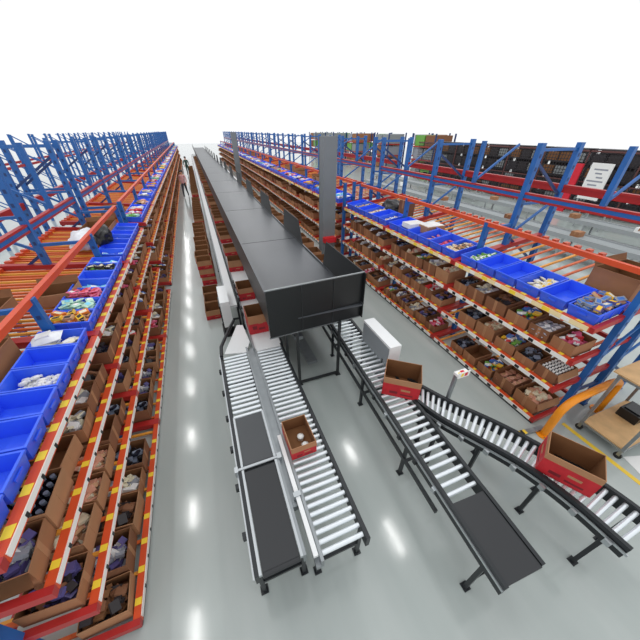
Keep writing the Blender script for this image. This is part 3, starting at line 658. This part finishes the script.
# ---------------------------------------------------------------- red printed cartons
def red_carton(label, loc, size, rz, group=None, flap=0, tall=.62, name='red_carton'):
    L, W, H = size; m = MB(); tray(m, L, W, H, M['carton2'], M['inner'], .008); e = .0015; h = H * tall
    o = m.obj(name, None, loc, rz); tag(o, label, 'carton', group)
    r = MB()
    for (x0, y0, x1, y1) in ((-L / 2 - e, -W / 2 - e, L / 2 + e, -W / 2), (-L / 2 - e, W / 2, L / 2 + e, W / 2 + e), (-L / 2 - e, -W / 2, -L / 2, W / 2), (L / 2, -W / 2, L / 2 + e, W / 2)):
        r.box((x0, y0, .0), (x1, y1, h), M['redprint'])
    e2 = .0025
    for yy in (-W / 2 - e2, W / 2 + e2 - .001):
        r.box((-L * .3, yy, h * .25), (-L * .08, yy + .001, h * .45), M['darkprint']); r.box((0, yy, h * .2), (L * .34, yy + .001, h * .32), M['darkprint']); r.box((0, yy, h * .55), (L * .25, yy + .001, h * .7), M['carton2'])
    for xx in (-L / 2 - e2, L / 2 + e2 - .001):
        r.box((xx, -W * .3, h * .2), (xx + .001, W * .3, h * .34), M['darkprint']); r.box((xx, -W * .1, h * .5), (xx + .001, W * .3, h * .68), M['carton2'])
    r.obj('red_print', o)
    if flap:
        f = MB(); y0 = -W / 2; fd = .13 if flap == 1 else .05
        f.poly([(-L / 2, y0 - .003, H), (L / 2, y0 - .003, H), (L / 2, y0 - .06 * fd / .12, H - fd), (-L / 2, y0 - .06 * fd / .12, H - fd), (-L / 2, y0, H), (L / 2, y0, H), (L / 2, y0 - .055 * fd / .12, H - fd), (-L / 2, y0 - .055 * fd / .12, H - fd)], [(0, 1, 2, 3), (7, 6, 5, 4), (0, 3, 7, 4), (1, 5, 6, 2), (3, 2, 6, 7)], M['carton']); f.obj('flap', o)
    return o
TZ = Z + .026
red_carton('red and brown open carton on the rollers just before the white control cabinet', (c3x(2.40) + .17, 2.42, TZ), (.52, .42, .34), -.66, None, 0, .7)
red_carton('large open red carton riding the lower end of the curved roller spur', (3.25, .63, Z + .036), (.50, .36, .33), math.radians(-60), None, 0, .74)
b2 = red_carton('open carton with red front and two white cups on the second conveyor', (.53, 2.10, TZ), (.31, .42, .21), .02, None, 2, .62)
for q, (dx, dy) in enumerate(((.03, .02), (.05, -.11))):
    m = MB(); m.lathe([(0, .035), (.05, .042), (.055, .045), (.06, .02)], M['white'], 14)
    tag(m.obj('white_cup', None, (.53 + dx, 2.10 + dy, TZ + .011)), ('white cup in the open conveyor carton, farther from its red front', 'white cup in the open conveyor carton, closer to its red front')[q], 'cup')
red_carton('red carton with brown flap on the white plate beside the chute front', (.535, 4.85, .754), (.37, .46, .40), 0, None, 1, .98)
red_carton('small red carton second along the line beside the chute', (.54, 6.25, .754), (.36, .46, .30), 0, 'cartons on the line beside the chute', 0, .6)
y = 8.0; q = 3
while y < 50:
    if random.random() < (.95 if y < 14 else .8):
        red_carton(f'red and brown carton, {ORD[q-1] if q <= 25 else "far"} along the line beside the chute', (.54 + R(-.02, .03), y, .754), (.38, .44, R(.24, .32)), R(-.08, .08), 'cartons on the line beside the chute', 0, R(.3, .6)); q += 1
    y += .56 if random.random() < .85 else 1.3
    if q > 56: break
# carton line on the far side of the chute, seen through the gaps between its side panels
c5 = thing('belt_conveyor', 'belt conveyor carrying cartons along the far side of the chute', 'conveyor')
MB().box((2.62, 6.0, .70), (3.10, 50, .75), M['plate']).obj('belt', c5)
for xx in (2.59, 3.10): MB().box((xx, 6.0, .60), (xx + .03, 50, .78), M['steel']).obj('side_rail', c5)
for q in range(12): conv_leg(c5, 2.62, 3.1, 6.3 + q * 3.8, .6)
for q in range(24): red_carton(f'red and brown carton, {ORD[q]} on the belt beyond the chute side panels', (2.86 + R(-.03, .03), 6.5 + q * .72 + R(-.08, .08), .752), (.40, .48, R(.26, .36)), R(-.08, .08), 'cartons on the belt beyond the chute', 0, R(.3, .6))
# floor stacks left of the white belt
q = 1
for y in [6.95 + i * .53 for i in range(66)]:
    if 8.4 < y < 8.9 or 14.6 < y < 15.2 or 21 < y < 22.5: continue
    lay = 1 if y < 8.3 else (3 if y < 13.5 else 2)
    for v in range(lay):
        lb = ('topmost ' if v == lay - 1 and lay > 1 else 'lower ' if lay > 1 else '') + f'brown and red carton in the {ORD[q-1] if q <= 25 else "far"} floor stack beside the white belt'
        red_carton(lb, (-.27 + R(-.02, .02) - (.02 * v if v else 0), y, .002 + v * .262), (.42, .47, .255), R(-.04, .04), 'cartons stacked on the floor beside the white belt', 0, R(.35, .7), 'floor_carton')
    q += 1

# ---------------------------------------------------------------- lower right: guard pipe, trolley, floor marks
t = thing('guard_pipe', 'bent orange steel guard pipe bolted to the floor by the right rack end', 'guard pipe', (4.34, 1.29, 0))
arc = [(0, 0, .012), (0, 0, .4)] + [(.26 - .26 * math.cos(a), 0, .48 + .26 * math.sin(a)) for a in [PI / 2 * k / 7 for k in range(8)]] + [(1.0, 0, .78), (1.12, 0, .76)] + [(1.14 + .2 * math.sin(a), 0, .55 + .2 * math.cos(a)) for a in [PI / 2 * k / 6 for k in range(7)]] + [(1.34, 0, .4), (1.34, 0, .012)]
MB().tube(arc, .055, M['pipe'], 16).obj('pipe', t)
for x in (0, 1.34):
    f = MB(); f.cyl((x, 0, 0), (x, 0, .014), .11, M['pipe'], 20)
    for a in range(4): f.cyl((x + .085 * math.cos(a * PI / 2 + .7), .085 * math.sin(a * PI / 2 + .7), .014), (x + .085 * math.cos(a * PI / 2 + .7), .085 * math.sin(a * PI / 2 + .7), .024), .012, M['steel'], 6)
    f.obj('foot_plate', t)
t = thing('trolley', 'two-shelf plywood trolley on castors at the lower right', 'trolley', (4.96, .62, 0))
for (z_, nm) in ((.20, 'lower_shelf'), (1.20, 'upper_shelf')): MB().box((0, 0, z_ - .02), (1.15, .56 + (.08 if z_ > 1 else 0), z_), M['ply']).box((-.015, -.015, z_ - .05), (1.165, .575, z_ - .02), M['steel']).obj(nm, t)
for x in (.01, 1.14):
    for y in (.01, .55):
        MB().box((x - .018, y - .018, .14), (x + .018, y + .018, 1.18), M['steel']).obj('post', t)
        c = MB(); c.cyl((x - .015, y, .05), (x + .015, y, .05), .05, M['black'], 14).box((x - .025, y - .02, .06), (x + .025, y + .02, .15), M['steel']); c.obj('castor', t)
tag(MB().box((-.16, -.13, 0), (.16, .13, .16), M['black']).box((-.12, -.1, .16), (.12, .1, .18), M['screen']).obj('black_case', None, (5.75, .95, .20)), 'black case standing on the lower trolley shelf', 'case')
t = thing('floor_guard', 'low grey floor guard with black and yellow stripes at the right rack foot', 'guard', (4.02, 1.42, 0), -.12)
MB().box((-.14, -.035, 0), (.4, .035, .05), M['steel']).obj('bar', t)
g = MB()
for q in range(4): g.box((-.14 + q * .05, -.036, .045), (-.14 + q * .05 + .05, .036, .052), M['yellow'] if q % 2 else M['black'])
g.obj('stripe', t)
tag(MB().box((-.2, -.14, 0), (.2, .14, .003), M['white']).obj('paper_sheet', None, (5.22, .40, .001), -.3), 'white sheet lying on the floor before the plywood trolley', 'paper')

# ---------------------------------------------------------------- beyond the right rack: packing lines and wire cage
for r, (x, y0, y1, lb) in enumerate(((12.6, 2, 22, 'long grey packing conveyor on the open floor behind the right rack'), (15.3, 2, 26, 'second long grey packing conveyor nearer the wire cage'))):
    t = thing('packing_line', lb, 'packing line', (x, 0, 0))
    MB().box((-.35, y0, .74), (.35, y1, .80), M['tablegrey']).obj('table_top', t); MB().box((-.38, y0, .68), (-.35, y1, .84), M['greyt']).obj('side_rail', t); MB().box((.35, y0, .68), (.38, y1, .84), M['greyt']).obj('side_rail', t)
    MB().box((-.3, y0, .2), (.3, y1, .24), M['greyt']).obj('lower_rail', t)
    for k in range(10):
        y = y0 + .3 + k * (y1 - y0 - .6) / 9
        for xx in (-.32, .32): MB().box((xx - .03, y - .03, 0), (xx + .03, y + .03, .7), M['greyt']).obj('leg', t)
for q, (x, y, c_) in enumerate(((12.6, 6.4, 'carton'), (12.55, 9.2, 'carton3'), (15.3, 5.8, 'white'), (15.3, 8.2, 'carton'), (15.3, 12.5, 'carton2'), (12.6, 13.4, 'carton'))):
    tag(MB().box((-.17, -.14, 0), (.17, .14, .17), M[c_]).box((-.171, -.03, .07), (.171, .03, .171), M['carton2']).obj('packed_box', None, (x, y, .80)), f'closed box, {ORD[q]} of those on the grey packing conveyors behind the rack', 'box')
for q, (x, y) in enumerate(((17.6, 16.2), (17.6, 17.6), (17.6, 12.2), (17.6, 8.6), (17.6, 19.6), (17.6, 21.2))):
    t = thing('workstation', f'grey packing desk with dark screens, {ORD[q]} along the wire cage', 'desk', (x, y, 0), 0, 'packing desks along the wire cage')
    MB().box((-.35, -.6, .72), (.35, .6, .76), M['greyt']).obj('desk_top', t)
    for a in (-.3, .3):
        for b_ in (-.55, .55): MB().box((a - .025, b_ - .025, 0), (a + .025, b_ + .025, .72), M['greyt']).obj('leg', t)
    for b_ in (-.3, .28): MB().box((-.02, b_ - .24, .86), (.02, b_ + .24, 1.18), M['screen']).box((-.05, b_ - .04, .76), (.03, b_ + .04, .88), M['black']).obj('monitor', t)
for q in range(9):
    y = 4.2 + q * 2.5
    t = thing('wire_cage', f'red framed wire cage panel, {ORD[q]} along the back of the packing area', 'cage panel', (20.5, y, 0), 0, 'wire cage panels behind the packing area')
    MB().box((-.03, 0, 0), (.03, .06, 3.1), M['cage']).box((-.03, 0, 3.02), (.03, 2.5, 3.1), M['cage']).box((-.03, 0, .05), (.03, 2.5, .11), M['cage']).box((-.03, 0, 1.55), (.03, 2.5, 1.6), M['cage']).obj('frame', t)
    g = MB()
    for k in range(1, 14): g.box((-.008, k * .18 - .016, .1), (.008, k * .18 + .016, 3.02), M['mesh'])
    for k in range(1, 17): g.box((-.008, .05, .1 + k * .18 - .016), (.008, 2.5, .1 + k * .18 + .016), M['mesh'])
    g.obj('mesh_panel', t)
# stock behind the wire: dark shelves
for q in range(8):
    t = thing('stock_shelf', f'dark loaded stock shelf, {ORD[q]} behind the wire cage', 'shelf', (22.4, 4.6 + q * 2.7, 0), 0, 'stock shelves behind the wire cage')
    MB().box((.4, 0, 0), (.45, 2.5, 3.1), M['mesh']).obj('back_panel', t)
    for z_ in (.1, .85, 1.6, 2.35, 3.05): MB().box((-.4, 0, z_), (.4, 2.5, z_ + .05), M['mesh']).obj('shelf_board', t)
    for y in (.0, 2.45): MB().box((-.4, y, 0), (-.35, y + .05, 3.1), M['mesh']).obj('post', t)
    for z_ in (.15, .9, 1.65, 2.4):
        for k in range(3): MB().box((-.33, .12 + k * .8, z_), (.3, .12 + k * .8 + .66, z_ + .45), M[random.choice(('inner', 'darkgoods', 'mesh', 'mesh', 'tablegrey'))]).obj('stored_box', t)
t = thing('notice_board', 'white notice board on a stand in front of the wire cage', 'board', (19.6, 10.3, 0))
MB().box((-.03, -.45, .9), (.03, .55, 2.6), M['white']).obj('board', t)
MB().box((-.02, -.4, 0), (.02, -.34, .9), M['greyt']).box((-.02, .44, 0), (.02, .5, .9), M['greyt']).box((-.3, -.4, 0), (.3, -.34, .05), M['greyt']).box((-.3, .44, 0), (.3, .5, .05), M['greyt']).obj('stand', t)
g = MB()
for q in range(7): g.box((-.034, -.3 + .1 * (q % 3), 1.2 + q * .18), (-.03, .1 + .12 * (q % 4), 1.27 + q * .18), M['grey'])
g.obj('printed_lines', t)
tag(MB().box((-.05, -.15, 0), (.05, .2, 2.5), M['redsign']).box((-.2, -.3, 0), (.2, .3, .06), M['greyt']).obj('banner', None, (19.7, 11.45, 0)), 'tall red banner standing beside the white notice board', 'banner')
# far hall behind: rows of racks seen over the packing floor
for q in range(10):
    t = thing('storage_rack', f'distant green and blue storage rack, {ORD[q]} of the row beyond the packing floor', 'rack', (24 + (q % 2) * 3, 29 + q * 4.2, 0), 0, 'distant storage racks beyond the packing floor')
    for x in (-1.2, 1.2):
        for y in (-1.8, 1.8): MB().box((x - .06, y - .06, 0), (x + .06, y + .06, 3.7), M['navy']).obj('upright', t)
    for z_ in (1.3, 2.5): MB().box((-1.25, -1.8, z_), (1.25, 1.8, z_ + .1), M['red']).obj('beam', t)
    for z_ in (.05, 1.4, 2.6):
        for k in range(2): MB().box((-1.05, -1.6 + k * 1.7, z_), (1.05, -.1 + k * 1.7, z_ + .95), M[random.choice(('carton', 'tablegrey', 'green', 'carton3', 'grey'))]).obj('load', t)
# left hall: further pallet racks
pml = MB(); H = 3.82
proto = None
for r, x in enumerate((-7.6, -8.6)):
    for q in range(18):
        y = 12.5 + q * 2.5
        lb = f'bare blue pallet rack bay, {ORD[q]} along the {("row across the cross aisle", "outer row at the hall side")[r]} left'
        if proto is None:
            proto = thing('bare_rack', lb, 'rack', (x, y, 0), 0, 'bare blue pallet racks across the left aisle')
            for yy in (0,):
                MB().box((-.05, -.045, 0), (.05, .045, H), M['blue']).obj('upright', proto)
            b_ = MB(); 
            for k in range(5): b_.bar((0, 0, .3 + k * .7), (-.9 if k % 2 else -.9, 0, .95 + k * .7), .03, .045, M['blue'])
            b_.obj('brace', proto)
            MB().box((-.03, 0, 2.55), (.03, 2.5, 2.65), M['red']).obj('beam', proto); register(proto)
        else: dup(proto, (x, y, 0), None, lb)

# ---------------------------------------------------------------- people walking in the aisle
def person(label, loc, rz, top, legs, phase, sc=1.0):
    V = {'pelvis': (0, 0, .93, .125), 'waist': (0, .0, 1.08, .115), 'chest': (0, .01, 1.28, .15), 'neck0': (0, 0, 1.44, .07), 'neck': (0, .01, 1.50, .052), 'head0': (0, .02, 1.58, .085), 'head': (0, .02, 1.66, .095), 'crown': (0, .01, 1.73, .06)}
    E = [('pelvis', 'waist'), ('waist', 'chest'), ('chest', 'neck0'), ('neck0', 'neck'), ('neck', 'head0'), ('head0', 'head'), ('head', 'crown')]
    for s_ in (-1, 1):
        f = s_ * phase; n = 'r' if s_ > 0 else 'l'
        V[n + 'hip'] = (s_ * .09, 0, .88, .095); V[n + 'knee'] = (s_ * .10, .10 + .14 * f, .49, .062); V[n + 'ank'] = (s_ * .10, .27 * f - .03, .09, .042); V[n + 'toe'] = (s_ * .11, .27 * f + .13, .045, .04)
        V[n + 'sh'] = (s_ * .18, 0, 1.40, .068); V[n + 'elb'] = (s_ * .24, -.10 * f - .03, 1.13, .046); V[n + 'wri'] = (s_ * .23, -.2 * f + .09, .90, .033); V[n + 'hand'] = (s_ * .225, -.2 * f + .13, .81, .036)
        E += [('pelvis', n + 'hip'), (n + 'hip', n + 'knee'), (n + 'knee', n + 'ank'), (n + 'ank', n + 'toe'), ('neck0', n + 'sh'), (n + 'sh', n + 'elb'), (n + 'elb', n + 'wri'), (n + 'wri', n + 'hand')]
    keys = list(V); me = bpy.data.meshes.new('person'); me.from_pydata([V[k][:3] for k in keys], [(keys.index(a), keys.index(b)) for a, b in E], [])
    o = link('person', me, None, loc, rz); o.scale = (sc,) * 3
    sk = o.modifiers.new('skin', 'SKIN'); o.modifiers.new('sub', 'SUBSURF').levels = 1; o.modifiers['sub'].render_levels = 1
    lay = me.skin_vertices[0].data
    for i, k in enumerate(keys): lay[i].radius = (V[k][3], V[k][3]); lay[i].use_root = k == 'pelvis'
    dg = bpy.context.evaluated_depsgraph_get(); ev = o.evaluated_get(dg); m2 = bpy.data.meshes.new_from_object(ev)
    o.modifiers.clear(); o.data = m2; m2.materials.clear()
    for m in ('skin', top, legs, 'shoe'): m2.materials.append(M[m])
    for p in m2.polygons:
        c = p.center; p.use_smooth = True
        p.material_index = 0 if (c.z > 1.46 or (abs(c.x) > .17 and c.z < 1.0 and c.z > .7)) else 1 if c.z > .94 or abs(c.x) > .19 and c.z > .75 else 2 if c.z > .085 else 3
    tag(o, label, 'person')
    h = MB(); h.lathe([(1.60, .085), (1.66, .108), (1.72, .10), (1.77, .06), (1.785, .0)], M['hair'], 14, (0, -.005, 0)); h.obj('hair', o)
    f = MB(); f.box((-.012, .105, 1.60), (.012, .135, 1.64), M['skin']).box((-.045, .10, 1.648), (-.02, .113, 1.66), M['hair']).box((.02, .10, 1.648), (.045, .113, 1.66), M['hair']).box((-.025, .098, 1.568), (.025, .109, 1.576), M['redsign']); f.obj('face', o)
    return o
person('person in a pink top and dark trousers walking down the open aisle', (-.88, 24.4, .0), PI - .2, 'pinktop', 'trouser', 1.0, .98)
person('person in dark green clothes standing farther down the open aisle', (-.62, 37, .0), PI + .3, 'greentop', 'greentop', .3)
